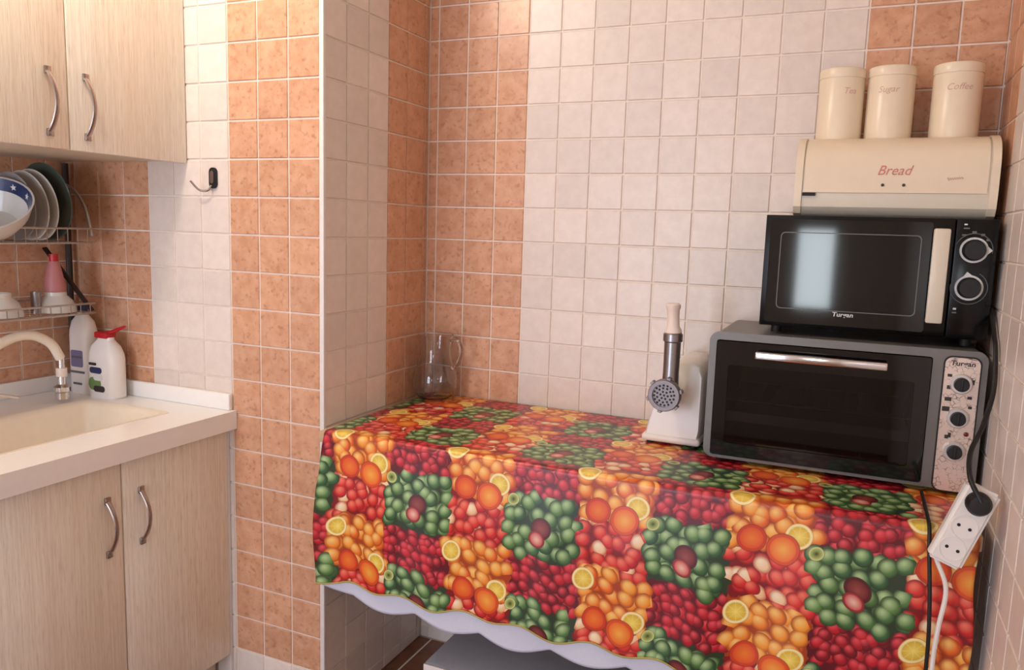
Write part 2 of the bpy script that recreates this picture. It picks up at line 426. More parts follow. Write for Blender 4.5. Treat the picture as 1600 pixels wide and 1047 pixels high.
# left wall
lc = [(-5.94, YM)] + [(-6.94-i, -5.94-i) for i in range(33)]
tile_wall(wl, lambda a, z: P(XL-TH, a, z), PI/2, lc, ROWS,
          lambda a, z: 'orange_tile' if a > -12 and z > -18 else 'white_tile',
          lambda a, z: a > -10 and -11 < z < -3)
rc = [(-0.26, 0), (-1.26, -0.26), (-2.26, -1.26)] + [(-3.26-i, -2.26-i) for i in range(37)]
tile_wall(wr, lambda a, z: P(XR+TH, a, z), -PI/2, rc, ROWS,
          lambda a, z: 'orange_tile' if a > -2.26 and z > -18 else 'white_tile',
          lambda a, z: a > -9 and z < 1.5)
# floor tiles, 33 cm
fv, ff = [], []
for i in range(8):
    for j in range(13):
        x0, y0 = XL+i*3.3, -j*3.3
        b0 = len(fv)
        for d, zz in ((0.03, FL-0.02), (0.05, FL)):
            fv += [P(x0+d, y0-d, zz), P(x0+d, y0-3.3+d, zz), P(min(x0+3.3, XR)-d, y0-3.3+d, zz), P(min(x0+3.3, XR)-d, y0-d, zz)]
        ff += [(b0+4, b0+5, b0+6, b0+7)] + [(b0+k, b0+(k+1) % 4, b0+4+(k+1) % 4, b0+4+k) for k in range(4)]
me = bpy.data.meshes.new('floor_tiles'); me.from_pydata(fv, [], ff); me.materials.append(M['brown_tile'])
o = bpy.data.objects.new('floor_tiles', me); C.objects.link(o); o.parent = floor; o['kind'] = 'stuff'
# corner trim on the outer edge of the projection
struct(boxobj('trim_1', XN-0.12, XN+0.02, YM-0.03, YM+0.09, FL, CE, 'trim', None, 0.002))

# rear wall: the narrow window and an invented wide opening for fill light
b = nb()
ops = [(-9.1, -0.9, -17.9, 2.4), (5.4, 7.8, -10.4, -4.8)]     # x0,x1,z0,z1
cb(b, XL-1, -9.1, YB-1, YB, FL, CE); cb(b, -0.9, 5.4, YB-1, YB, FL, CE); cb(b, 7.8, XR+1, YB-1, YB, FL, CE)
for x0, x1, z0, z1 in ops: cb(b, x0, x1, YB-1, YB, FL, z0); cb(b, x0, x1, YB-1, YB, z1, CE)
struct(obj('wall_rear', b, 'plaster'))
for i, (x0, x1, z0, z1) in enumerate(ops):  # first opening is added to carry the fill light, second is the window
    w = struct(bpy.data.objects.new('window_%d' % (i+1), None)); C.objects.link(w); w.location = P((x0+x1)/2, YB, z0); ORIG[w.name] = w.location.copy()
    b = nb(); fw_ = 0.35 if i == 0 else 0.12
    for a in ((x0, x0+fw_, z0, z1), (x1-fw_, x1, z0, z1), (x0, x1, z0, z0+fw_), (x0, x1, z1-fw_, z1)) + (((x0+x1)/2-0.3, (x0+x1)/2+0.3, z0, z1),)*(i == 0):
        cb(b, a[0], a[1], YB-0.7, YB-0.1, a[2], a[3])
    obj('window_frame', b, 'white_paint', w)
    boxobj('window_pane', x0+fw_, x1-fw_, YB-0.42, YB-0.38, z0+fw_, z1-fw_, 'pane', w)

# ceiling lamp above the sink aisle
LX, LY = -5.5, -12.5
lp = thing('ceiling_lamp', P(LX, LY, CE), 'round opal glass ceiling lamp above the sink aisle', 'lamp')
b = nb(); add_lathe(b, [(0, 0), (0.09, 0), (0.09, -0.03), (0.07, -0.045), (0, -0.045)], T(P(LX, LY, CE))); obj('base', b, 'chrome', lp)
t = NT('lit opal glass'); em = t.n('ShaderNodeEmission'); em.inputs[0].default_value = (*lin((255, 238, 218)), 1); em.inputs[1].default_value = LAMP_STRENGTH
t.t.links.new(em.outputs[0], t.t.nodes['Material Output'].inputs[0])
b = nb(); add_lathe(b, [(0.065, -0.045)] + [(0.10*math.sin(a), -0.125-0.10*math.cos(a)*0.9) for a in [PI*0.8*(1-k/12) + 0.0 for k in range(12)]] + [(0, -0.215)], T(P(LX, LY, CE))); obj('shade', b, t.mat, lp)

# ------------------------------------------------------------------ sink side: cabinets, worktop
def bow_handle(parent, x, y, zt, zb):     # flat bow pull standing off a door that faces +X
    b = nb(); pts = []
    for k in range(17):
        q = k/16; out = 0.30*math.sin(PI*q)**0.8 if 0 < q < 1 else 0
        pts.append(P(x+0.02+out, y, zt+(zb-zt)*q))
    add_tube(b, pts, [0.0075 - 0.0018*math.sin(PI*k/16) for k in range(17)], 10, 0.45, True, (0, 1, 0))
    for z in (zt, zb): add_box(b, P(x, y-0.08, z-0.09), P(x+0.07, y+0.08, z+0.09), 0.002)
    return obj('handle', b, 'nickel', parent)
uc = thing('upper_cabinet', P(-10.3, -8.7, -4.06), 'cream streaked wall cabinet with two doors above the dish rack', 'cabinet')
boxobj('body', XL+0.02, -8.1, -12.3, YM-0.02, -4.04, 3.0, 'carcass', uc)
for y0, y1, hy in ((-8.75, YM-0.03, -8.32), (-12.3, -8.79, -9.28)):
    d = boxobj('door', -8.1, -7.9, y0, y1, -4.1, 3.0, 'wood', uc, 0.0012)
    bow_handle(d, -7.9, hy, -2.38, -3.76)
lcab = thing('sink_cabinet', P(-9.6, -8.8, FL), 'cream streaked base cabinet with two doors under the sink', 'cabinet')
b = nb(); XF = -6.55
cb(b, XL+0.02, XF-0.22, -12.3, -5.36, -18.2, -18.0); cb(b, XL+0.02, XF-0.22, -5.55, -5.36, -18.0, -11.42); cb(b, XL+0.02, XF-0.22, -12.3, -12.1, -18.0, -11.42); cb(b, XL+0.02, XL+0.15, -12.1, -5.55, -18.0, -11.42)
obj('body', b, 'carcass', lcab)
boxobj('plinth', XL+0.3, XF-0.6, -12.3, -5.36, FL, -18.2, 'carcass', lcab)
boxobj('filler_strip', XF-0.5, XF-0.02, -5.35, YM-0.005, FL, -11.42, 'white_paint', lcab, 0.001)
for y0, y1, hy in ((-8.81, -5.37, -8.3), (-12.3, -8.85, -9.25)):
    d = boxobj('door', XF-0.2, XF, y0, y1, -18.15, -11.5, 'wood', lcab, 0.0012)
    bow_handle(d, XF, hy, -12.3, -13.62)

wt = thing('sink_worktop', P(-9.5, -9, -11.4), 'cream worktop with moulded beige sink and raised back edge', 'worktop')
XW = -6.28; ZW = -10.88; bx0, bx1, by0, by1 = -10.75, -7.65, -12.2, -6.4
b = nb()
cb(b, XL+0.01, bx0, -13.0, YM-0.01, ZW-0.52, ZW); cb(b, bx1, XW, -13.0, YM-0.01, ZW-0.52, ZW)
cb(b, bx0, bx1, by1, YM-0.01, ZW-0.52, ZW); cb(b, bx0, bx1, -13.0, by0, ZW-0.52, ZW)
obj('slab', b, 'counter', wt)
b = nb()                                # basin: rounded sloping bowl
outer = rrect((bx1-bx0)*CELL, (by1-by0)*CELL, 0.022, 6); rings = []
for f, z in ((1.03, -0.001), (1.028, 0.0012), (0.99, 0.0008), (0.95, -0.012), (0.90, -0.12), (0.82, -0.145), (0.3, -0.15)):
    cx, cy = (bx0+bx1)/2*CELL, (by0+by1)/2*CELL
    sx = ((bx1-bx0)*CELL-2*(1-f)*0.3)/((bx1-bx0)*CELL) if f > 0.5 else f
    sy = ((by1-by0)*CELL-2*(1-f)*0.3)/((by1-by0)*CELL) if f > 0.5 else f
    rings.append([b.verts.new((cx+x*sx, cy+y*sy, Z0+ZW*CELL+z)) for x, y in outer])
for a, c_ in zip(rings, rings[1:]):
    n = len(a)
    for i in range(n): b.faces.new((a[i], a[(i+1) % n], c_[(i+1) % n], c_[i]))
b.faces.new(rings[-1]); obj('basin', b, 'basin', wt, 60)
boxobj('upstand', XL+0.01, -6.42, YM-0.16, YM-0.01, ZW, ZW+0.46, 'counter', wt, 0.003)
boxobj('upstand', XL+0.01, XL+0.16, -13.0, YM-0.16, ZW, ZW+0.46, 'counter', wt, 0.003)

# tap
fx = -11.0
tp = thing('kitchen_tap', P(fx, -9.7, ZW), 'ivory arched spout tap with chrome nozzle over the sink', 'tap')
b = nb(); add_lathe(b, [(0, 0), (0.028, 0), (0.028, 0.01), (0.02, 0.02), (0.018, 0.07), (0.015, 0.075), (0, 0.075)], T(P(fx, -9.7, ZW))); obj('base', b, 'chrome', tp)
b = nb(); add_tube(b, [P(fx, -9.7, ZW+0.55), P(fx+0.3, -9.45, ZW+0.75), P(fx+0.75, -8.75, ZW+0.55)], [0.006, 0.006, 0.004], 8); obj('lever', b, 'chrome', tp)
def cat(pts, n=8):
    pts = [Vector(p) for p in pts]; out = []
    q = [pts[0]*2-pts[1]] + pts + [pts[-1]*2-pts[-2]]
    for i in range(1, len(q)-2):
        for k in range(n):
            t_ = k/n; a, b_, c_, d = q[i-1], q[i], q[i+1], q[i+2]
            out.append(0.5*((2*b_)+(c_-a)*t_+(2*a-5*b_+4*c_-d)*t_**2+(3*b_-a-3*c_+d)*t_**3))
    return out + [pts[-1]]
b = nb(); add_tube(b, cat([P(fx, -9.7, ZW+0.7), P(fx, -9.62, -9.8), P(fx, -9.2, -9.3), P(fx, -8.5, -8.93), P(fx, -7.85, -8.86), P(fx, -7.3, -9.15), P(fx, -7.02, -9.6)]), 0.013, 12); obj('spout', b, 'spout', tp)
tipx, tipy = fx, -7.0
b = nb(); add_lathe(b, [(0.008, 0.0), (0.009, -0.03), (0.007, -0.032), (0, -0.032)], T(P(tipx, tipy, -9.58))); obj('nozzle_neck', b, 'chrome', tp)
b = nb(); add_lathe(b, [(0, 0), (0.014, 0), (0.0145, -0.024), (0, -0.024)], T(P(tipx, tipy, -9.88))); obj('collar', b, 'pusher', tp)
b = nb(); add_lathe(b, [(0, 0), (0.010, 0), (0.011, -0.022), (0.022, -0.03), (0.0225, -0.042), (0.018, -0.046), (0.018, -0.064), (0, -0.064)], T(P(tipx, tipy, -10.12))); obj('nozzle', b, 'chrome', tp)

# bottles by the upstand
def bottle(name, loc, label, w, d, h, sh, neck, mat):
    t_ = thing(name, loc, label, 'bottle', 'cleaning bottles behind the sink')
    b = nb(); rings = []
    for f, z in ((0.92, 0), (1, 0.006), (1, sh*0.9), (0.96, sh), (0.8, sh+(h-sh)*0.45), (neck, sh+(h-sh)*0.85), (neck, h)):
        rings.append([b.verts.new(loc+Vector((x*f, y*f, z))) for x, y in rrect(w, d, d*0.42, 4)])
    for a, c_ in zip(rings, rings[1:]):
        n = len(a)
        for i in range(n): b.faces.new((a[i], a[(i+1) % n], c_[(i+1) % n], c_[i]))
    b.faces.new(rings[0][::-1]); b.faces.new(rings[-1]); obj('body', b, mat, t_)
    return t_
la = P(-11.72, -5.72, ZW); ba = bottle('detergent_bottle', la, 'tall white bottle with purple label and navy cap behind the sink', 0.088, 0.05, 0.245, 0.19, 0.38, 'white_plastic')
b = nb(); add_lathe(b, [(0, 0), (0.014, 0), (0.013, 0.022), (0, 0.022)], T(la+Vector((0.0, 0, 0.243)))); obj('cap', b, 'navy', ba)
b = nb(); add_prism(b, rrect(0.05, 0.05, 0.006), 0.0, 0.0008, T(la+Vector((0, -0.0252, 0.105))) @ FRONT); l_ = obj('label', b, 'purple', ba); l_['label'] = 'pale purple printed label'
for dz, ww in ((0.11, 0.04), (0.065, 0.06), (0.03, 0.035)):
    b = nb(); add_box(b, la+Vector((-ww/2, -0.0274, dz-0.003)), la+Vector((ww/2, -0.0252, dz+0.003))); obj('print_line', b, 'grey_print', ba)
lb = P(-10.62, -5.85, ZW); bb_ = bottle('cleaner_bottle', lb, 'white cleaner bottle with red flip cap beside the sink', 0.118, 0.055, 0.178, 0.13, 0.45, 'white_plastic')
b = nb(); add_box(b, lb+Vector((-0.028, -0.018, 0.175)), lb+Vector((0.022, 0.018, 0.193)), 0.004); add_tube(b, [lb+Vector((0.01, 0, 0.188)), lb+Vector((0.05, 0, 0.203)), lb+Vector((0.078, 0, 0.214))], [0.011, 0.009, 0.006], 8, 0.6); obj('cap', b, 'red_plastic', bb_)
for mt, w_, h_, dx, dz in (('navy', .048, .018, 0.0, .082), ('white_print', .036, .02, .008, .062), ('green_print', .05, .038, -.006, .042), ('dark_print', .044, .018, .012, .028), ('dark_print', .03, .008, -.012, .1)):
    b = nb(); add_prism(b, rrect(w_, h_, min(w_, h_)*0.45), 0, 0.0008+0.0006*(mt != 'green_print'), T(lb+Vector((dx-0.012, -0.0277, dz))) @ FRONT); obj('print_patch', b, mt, bb_)

# dark pipe in the corner
b = nb(); add_tube(b, [P(-12.5, -5.5, ZW+0.46), P(-12.5, -5.5, -4.1)], 0.009, 10)  # plain dark brown upright from upstand to cabinet
tag(obj('corner_rod', b, 'dark_rod'), 'thin dark pipe standing in the corner behind the bottles', 'rod')

# dish rack, two tiers
rk = thing('dish_rack', P(-12.7, -8, -8.3), 'two tier steel wire dish rack on the wall under the cabinet', 'dish rack')
rx0, rx1, ry0, ry1 = -12.6, -10.7, -11.5, -6.1
def tier(zf, zr, name):
    b = nb()
    for x, z in ((rx1, zr), (rx1, zf), (rx0, zf), (rx0, zr)): add_tube(b, [P(x, ry0, z), P(x, ry1, z)], 0.003, 6)
    for y in (ry0, ry1):
        for z in (zf, zr): add_tube(b, [P(rx0, y, z), P(rx1, y, z)], 0.003, 6)
    obj(name, b, 'wire', rk)
    k = 0; y = ry1-0.15
    while y > -10.2:
        b = nb(); add_tube(b, [P(rx1, y, zr), P(rx1, y, zf), P(rx0, y, zf), P(rx0, y, zr)], 0.0014, 5); obj('wire', b, 'wire', rk); y -= 0.3
tier(-6.38, -5.98, 'tier_frame'); tier(-8.38, -8.1, 'tier_frame')
b = nb(); add_tube(b, cat([P(-12.5, -6.1, -4.75), P(-11.6, -6.1, -4.8), P(-11.0, -6.1, -5.3), P(-10.7, -6.1, -6.2)]), 0.005, 8); obj('end_bar', b, 'wire', rk)
b = nb(); add_tube(b, [P(-12.65, -6.15, -6.6), P(-10.78, -6.15, -8.3)], 0.009, 8, 0.5); obj('strut', b, 'dark_rod', rk)

# plates standing in the upper tier
plate_prof = [(0.0, 0.0), (0.055, 0.0), (0.065, 0.004), (0.098, 0.014), (0.1, 0.016), (0.097, 0.0175), (0.064, 0.008), (0.054, 0.004), (0.0, 0.004)]
labels = [('grey stoneware plate nearest the blue bowl in the rack', 'greyplate', -7.55, 0.92), ('white plate second after the grey plate in the rack', 'porcelain', -7.2, 0.95),
          ('white plate third after the grey plate in the rack', 'porcelain', -6.95, 0.98), ('dark green plate standing last in the rack near the corner', 'greenplate', -6.62, 1.08)]
for lab, mt, y, s in labels:
    loc = P(-11.65, y, -6.33+1.0*s)
    b = nb(); add_lathe(b, [(r*s, z) for r, z in plate_prof], T(loc) @ Rx(math.radians(97)), 40)
    o = obj('plate', b, mt); tag(o, lab, 'plate', 'plates standing in the rack')
# blue bowl with stars, tilted
bl = P(-11.2, -8.75, -5.55); Mb = T(bl) @ Rz(math.radians(42)) @ Rx(math.radians(38)) @ Matrix.Scale(1.15, 4)
bw = thing('star_bowl', bl, 'white bowl with blue starred inner band tilted in the rack', 'bowl')
b = nb(); shell_lathe(b, [(0.04, -0.05), (0.06, -0.045), (0.085, -0.015), (0.1, 0.02)], 0.004, Mb, 40); obj('body', b, 'porcelain', bw)
b = nb(); add_lathe(b, [(0.083, -0.006), (0.0957, 0.019), (0.0952, 0.019), (0.0825, -0.006), (0.083, -0.006)], Mb, 40); obj('blue_band', b, 'navy', bw)
for k in range(12):
    a = 2*PI*k/12; b = nb()
    poly = [((0.008 if i % 2 == 0 else 0.0035)*math.cos(PI*i/5), (0.008 if i % 2 == 0 else 0.0035)*math.sin(PI*i/5)) for i in range(10)]
    sl = math.atan2(0.037, 0.016)
    mm = Mb @ Rz(a) @ T(Vector((0.0885, 0, 0.0065))) @ Ry(-(sl - 0) + PI*0.0 - math.radians(0)) @ Rz(PI/2)
    add_prism(b, poly, 0.0, 0.0008, mm); obj('star', b, 'white_print', bw)
# overturned bowls etc on the lower tier
def over_bowl(loc, s, lab, grp='bowls upside down on the lower tier'):
    t_ = thing('bowl', loc, lab, 'bowl', grp); b = nb()
    add_lathe(b, [(0.056*s, 0), (0.055*s, 0.012*s), (0.045*s, 0.035*s), (0.03*s, 0.05*s), (0.028*s, 0.056*s), (0.0, 0.056*s)], T(loc), 36); obj('body', b, 'porcelain', t_)
    b = nb(); add_lathe(b, [(0.031*s, 0.049*s), (0.03*s, 0.06*s), (0.026*s, 0.06*s), (0.026*s, 0.049*s), (0.031*s, 0.049*s)], T(loc), 28); obj('foot_ring', b, 'porcelain', t_)
over_bowl(P(-11.5, -6.72, -8.35), 0.95, 'white bowl upside down beneath the pink bottle')
over_bowl(P(-11.5, -8.35, -8.35), 1.05, 'white bowl upside down at the left end of the lower tier')
pc = P(-11.5, -6.72, -7.77)
t_ = thing('pink_bottle', pc, 'pink plastic bottle with red cap standing on an overturned white bowl', 'bottle')
b = nb(); add_lathe(b, [(0, 0), (0.028, 0), (0.025, 0.03), (0.018, 0.065), (0.013, 0.085), (0, 0.085)], T(pc)); obj('body', b, 'pink', t_)
b = nb(); add_lathe(b, [(0, 0.085), (0.012, 0.085), (0.012, 0.105), (0, 0.105)], T(pc)); obj('cap', b, 'red_plastic', t_)
b = nb(); g0 = P(-11.5, -7.3, -8.35); shell_lathe(b, [(0.012, 0), (0.0125, 0.004), (0.013, 0.06)], 0.0015, T(g0), 20); tag(obj('small_glass', b, 'alu'), 'small dark metal tumbler left of the pink bottle', 'cup')

# hook on the sink-side wall
hk = thing('wall_hook', P(-6.95, YM, -4.7), 'small black and chrome adhesive hook on white tiles', 'hook')
b = nb(); add_prism(b, rrect(0.026, 0.056, 0.0125), 0, 0.006, T(P(-6.95, YM-0.005, -4.5)) @ FRONT); obj('back_plate', b, 'black_rubber', hk)
b = nb(); add_prism(b, rrect(0.013, 0.034, 0.0062), 0.006, 0.009, T(P(-6.95, YM-0.005, -4.48)) @ FRONT); obj('emblem', b, 'nickel', hk)
b = nb(); add_tube(b, cat([P(-6.97, YM-0.08, -4.7), P(-7.05, YM-0.15, -4.84), P(-7.25, YM-0.25, -4.83), P(-7.45, YM-0.35, -4.6)]), 0.003, 8); obj('prong', b, 'nickel', hk)

# ------------------------------------------------------------------ table and cloths
TZ = -10.99
tb = thing('table', P(4.2, -2.8, FL), 'beige board table covered by the fruit cloth', 'table')
boxobj('table_top', -3.25, 11.78, -5.55, -0.08, TZ-0.3, TZ, 'table_wood', tb, 0.003)
for x in (6.2, 11.5):
    for y in (-5.0, -0.7): boxobj('leg', x-0.22, x+0.22, y-0.22, y+0.22, FL, TZ-0.3, 'table_leg', tb, 0.002)
boxobj('wall_cleat', -3.24, -3.0, -5.2, -0.1, TZ-0.75, TZ-0.3, 'table_wood', tb)
boxobj('apron', -2.9, 11.2, -5.1, -5.0, TZ-1.0, TZ-0.3, 'table_leg', tb)
YF = -5.62
def cloth(name, mat, ztop, x0, x1, yback, yfront, drop, wav, uvs, amp, ph):
    bm = bmesh.new(); uvl = bm.loops.layers.uv.new('flat')
    us = [x0+(x1-x0)*i/240 for i in range(241)]
    r = 0.14; top = (yback-yfront)-r; arc = r*PI/2
    prof = []
    nt = 60
    for i in range(nt): prof.append(top*i/nt)
    for i in range(8): prof.append(top+arc*i/8)
    nd = 70
    for i in range(nd+1): prof.append(top+arc+(drop)*i/nd)
    grid = []
    for u in us:
        row = []; hem = drop + wav(u)
        for s in prof:
            if s < top: y, z, dd = yback-s, ztop, 0.0
            elif s < top+arc:
                a = (s-top)/r; y, z, dd = yback-top-r*math.sin(a), ztop-r+r*math.cos(a), 0.0
            else:
                q = (s-top-arc)/drop; dd = q*hem; y, z = yfront, ztop-r-dd
            sway = amp*min(dd/2.0, 1.0)*(0.6*math.sin(u*1.9+ph)+0.4*math.sin(u*3.3+1.3*ph+dd*0.4)) - 0.06*min(dd, 1.5)
            y += sway
            xx = u
            if dd > 0: xx = u + 0.05*math.sin(dd*2.2+u*0.3)*min(1, dd) + (-0.25*min(dd/1.4, 1.0) if u < x0+0.5 else 0)*(1-(u-x0)/0.5 if u < x0+0.5 else 0)
            if s < top: z += 0.006*math.sin(u*5.1+s*2)*math.sin(s*4.3)
            row.append((bm.verts.new(P(xx, y, z)), (u-uvs[0], s-(top+arc/2)-uvs[1])))
        grid.append(row)
    for a, b_ in zip(grid, grid[1:]):
        for i in range(len(prof)-1):
            q = (a[i], b_[i], b_[i+1], a[i+1]); f = bm.faces.new([k[0] for k in q])
            for lo, k in zip(f.loops, q): lo[uvl].uv = k[1]
    hemline = [row[-1][0].co.copy() for row in grid]
    side = [k[0].co.copy() for k in grid[-1]]
    o = obj(name, bm, mat, None, 60)
    md = o.modifiers.new('thickness', 'SOLIDIFY'); md.thickness = 0.0012; md.offset = -1
    return o, hemline
lw = lambda u: 0.11*abs(math.sin(u*1.7+0.4))*2-0.04 + 0.06*math.sin(u*0.8) - 0.35*max(0.0, 1-(u+2.95)/0.9)
oc, hl = cloth('under_cloth', 'linen', TZ+0.03, -2.95, 11.6, -0.15, YF+0.03, 4.22, lw, (0, 0), 0.03, 0.5)
tag(oc, 'white cloth whose hem hangs out below the fruit tablecloth', 'tablecloth')
fw2 = lambda u: 0.09*math.sin(u*3.8+0.6) + 0.06*math.sin(u*1.9+1.0) + (0.0 if u < 10.9 else -0.0)
of, hl = cloth('fruit_tablecloth', 'fruit', TZ+0.065, -3.0, 11.72, -0.1, YF-0.04, 3.86, fw2, (-0.13, 1.42), 0.06, 0.0)
tag(of, 'red and orange fruit printed oilcloth draped over the table', 'tablecloth')
b = nb(); add_tube(b, [p+Vector((0, -0.0005, 0)) for p in hl], 0.0022, 6); e = obj('hem_binding', b, 'binding', of); e['label'] = 'olive green bound hem'
OT = TZ+0.08                      # surface things stand on

# white box under the table
bx = thing('storage_box', P(2, -3.4, FL), 'white box with grey lid standing under the table', 'box')
b = nb(); cb(b, -0.3, 4.6, -4.85, -1.6, FL, -17.35, 0.006); obj('body', b, 'white_plastic', bx)
b = nb(); cb(b, -0.36, 4.66, -4.92, -1.55, -17.35, -17.0, 0.008); obj('lid', b, 'boxtop', bx)
b = nb(); cb(b, -0.34, 4.64, -4.97, -4.9, -17.34, -17.02, 0.002); obj('lid_rim', b, 'white_plastic', bx)
b = nb(); add_lathe(b, [(0, 0), (0.006, 0), (0.005, 0.003), (0, 0.003)], T(P(0.0, -4.97, -17.18)) @ FRONT, 16); obj('screw', b, 'black_rubber', bx)

# ------------------------------------------------------------------ glass jug in the corner
jl = P(-2.45, -0.85, OT)
jg = thing('glass_jug', jl, 'clear glass jug with round belly in the tiled corner', 'jug')
prof = [(0.040, 0.0), (0.055, 0.012), (0.066, 0.035), (0.070, 0.058), (0.066, 0.082), (0.056, 0.105), (0.049, 0.13), (0.047, 0.155), (0.05, 0.18), (0.055, 0.2)]
b = nb(); shell_lathe(b, prof, 0.003, T(jl), 40); obj('body', b, 'glass', jg)
b = nb(); add_tube(b, cat([jl+Vector((0.05, 0, 0.185)), jl+Vector((0.075, 0, 0.19)), jl+Vector((0.088, 0, 0.16)), jl+Vector((0.08, 0, 0.12)), jl+Vector((0.06, 0, 0.1))]), 0.006, 10); obj('handle', b, 'glass', jg)

# ------------------------------------------------------------------ meat grinder
gx, gy = 5.27, -2.55
gl = P(gx, gy+0.9, OT)
gr = thing('meat_grinder', gl, 'white electric meat grinder with metal feed tube beside the oven', 'meat grinder')
b = nb()
poly = [(4.62, -10.72), (5.96, -10.72), (6.0, -10.5), (5.97, -9.1), (5.86, -8.87), (5.62, -8.78), (5.3, -8.78), (5.05, -8.95), (4.92, -9.3), (4.66, -10.5)]
rings = []
for y, sc, dz in ((gy+0.12, 0.93, 0), (gy, 0.99, 0), (gy+0.05, 1.0, 0)):
    pass
front = [(x, z) for x, z in poly]
cxm, czm = 5.33, -9.8
rings = []
for y, sc in ((gy, 0.94), (gy+0.08, 1.0), (gy+1.85, 1.0), (gy+2.0, 0.92)):
    rings.append([b.verts.new(P(cxm+(x-cxm)*sc, y + max(0, (z+10.5))*0.14, czm+(z-czm)*sc)) for x, z in front])
for a, c_ in zip(rings, rings[1:]):
    n = len(a)
    for i in range(n): b.faces.new((a[i], a[(i+1) % n], c_[(i+1) % n], c_[i]))
b.faces.new(rings[0][::-1]); b.faces.new(rings[-1]); obj('housing', b, 'white_plastic', gr, 50)
boxobj('base', 4.55, 6.03, gy-0.06, gy+2.05, OT+0.06, -10.66, 'white_plastic', gr, 0.008, 3)
for x in (4.75, 5.85):
    for y in (gy+0.15, gy+1.8):
        b = nb(); add_lathe(b, [(0, 0), (0.01, 0), (0.01, 0.008), (0, 0.008)], T(P(x, y, OT)), 12); obj('foot', b, 'black_rubber', gr)
hx, hz = 5.22, -9.5; hy = -3.3
b = nb(); add_lathe(b, [(0, 0), (0.024, 0), (0.026, 0.02), (0.028, 0.06), (0.0, 0.06)], T(P(hx, hy+0.75, hz)) @ FRONT, 28); obj('barrel', b, 'alu', gr)
b = nb(); add_lathe(b, [(0.029, 0.0), (0.0385, 0.0), (0.0395, 0.004), (0.0395, 0.020), (0.037, 0.024), (0.0285, 0.024), (0.0285, 0.016), (0.029, 0)], T(P(hx, hy+0.24, hz)) @ FRONT, 32)
for k in range(6):
    a = 2*PI*k/6+0.3; add_box(b, Vector((-0.005, -0.004, 0.002)), Vector((0.005, 0.004, 0.02)), 0.001, 1, T(P(hx, hy+0.24, hz)) @ FRONT @ Rz(a) @ T(Vector((0.0405, 0, 0))) @ Rz(PI/2))
obj('ring_nut', b, 'plate_metal', gr)
b = nb(); add_lathe(b, [(0, 0), (0.0285, 0), (0.0285, 0.003), (0, 0.003)], T(P(hx, hy+0.09, hz)) @ FRONT, 32); pl_ = obj('cutting_plate', b, 'plate_metal', gr)
b = nb()
for rr, n in ((0, 1), (0.009, 6), (0.0175, 11), (0.0245, 16)):
    for k in range(n):
        a = 2*PI*k/n+rr*100; add_lathe(b, [(0, 0.003), (0.0029, 0.003), (0.0028, 0.0034), (0, 0.0034)], T(P(hx, hy+0.09, hz)) @ FRONT @ T(Vector((rr*math.cos(a), rr*math.sin(a), 0))), 8)
h_ = obj('plate_holes', b, 'void', pl_); h_['kind'] = 'stuff'
b = nb(); add_lathe(b, [(0.0, 0), (0.0205, 0), (0.0195, 0.03), (0.02, 0.105), (0.0235, 0.108), (0.0235, 0.125), (0.021, 0.128), (0, 0.128)], T(P(hx+0.06, hy+0.4, hz+0.22)), 28); obj('feed_tube', b, 'alu', gr)
b = nb(); add_lathe(b, [(0, 0), (0.021, 0), (0.02, 0.008), (0.0155, 0.014), (0.0145, 0.04), (0.0155, 0.056), (0.018, 0.061), (0.018, 0.068), (0.014, 0.072), (0, 0.072)], T(P(hx+0.06, hy+0.4, hz+1.5)) @ Ry(math.radians(-3)), 28); obj('pusher', b, 'pusher', gr)

# ------------------------------------------------------------------ mini oven
ox0, ox1, oy0, oy1, oz0, oz1 = 6.24, 11.86, -3.35, -0.12, OT+0.1, -7.83
ov = thing('mini_oven', P(9.05, -1.7, OT), 'grey electric mini oven with dark glass door on the table', 'oven')
def plate_hole(bm, outer_, holes_, lo, hi, mat_):   # flat plate with holes, by triangulated fill
    t_ = bmesh.new(); es = []
    for loop in [outer_]+holes_:
        vs = [t_.verts.new((x, y, 0)) for x, y in loop]; es += [t_.edges.new((vs[i], vs[(i+1) % len(vs)])) for i in range(len(vs))]
    bmesh.ops.triangle_fill(t_, edges=es, use_beauty=True)
    r_ = bmesh.ops.extrude_face_region(t_, geom=t_.faces[:])
    bmesh.ops.translate(t_, vec=(0, 0, hi-lo), verts=[v for v in r_['geom'] if isinstance(v, bmesh.types.BMVert)])
    bmesh.ops.transform(t_, matrix=mat_ @ T(Vector((0, 0, lo))), verts=t_.verts); merge(bm, t_)
ocx, ocz = (ox0+ox1)/2, (oz0+oz1)/2; W = (ox1-ox0)*CELL; H = (oz1-oz0)*CELL
def of_(x, z): return ((x-ocx)*CELL, (z-ocz)*CELL)       # oven-front local
dx0, dx1, dz0, dz1 = 6.42, 10.83, -10.72, -8.03
dw, dh = (dx1-dx0)*CELL, (dz1-dz0)*CELL; dc = of_((dx0+dx1)/2, (dz0+dz1)/2)
fm_ = T(P(ocx, oy0, ocz)) @ FRONT
b = nb()
plate_hole(b, rrect(W, H, 0.022, 6), [rrect(dw+0.004, dh+0.004, 0.006, 3, dc[0], dc[1])], -0.012, 0.0, fm_)
obj('front_frame', b, 'oven_grey', ov)
b = nb(); o_ = rrect(W-0.006, H-0.006, 0.02, 6); yy = (oy1-oy0)*CELL
ra = [b.verts.new(fm_ @ Vector((x, y, -0.012))) for x, y in o_]; rb_ = [b.verts.new(fm_ @ Vector((x, y, -yy))) for x, y in o_]
for i in range(len(o_)): b.faces.new((ra[i], ra[(i+1) % len(o_)], rb_[(i+1) % len(o_)], rb_[i]))
b.faces.new(rb_); obj('casing', b, 'oven_grey', ov)
b = nb()                                              # cavity, open to the front
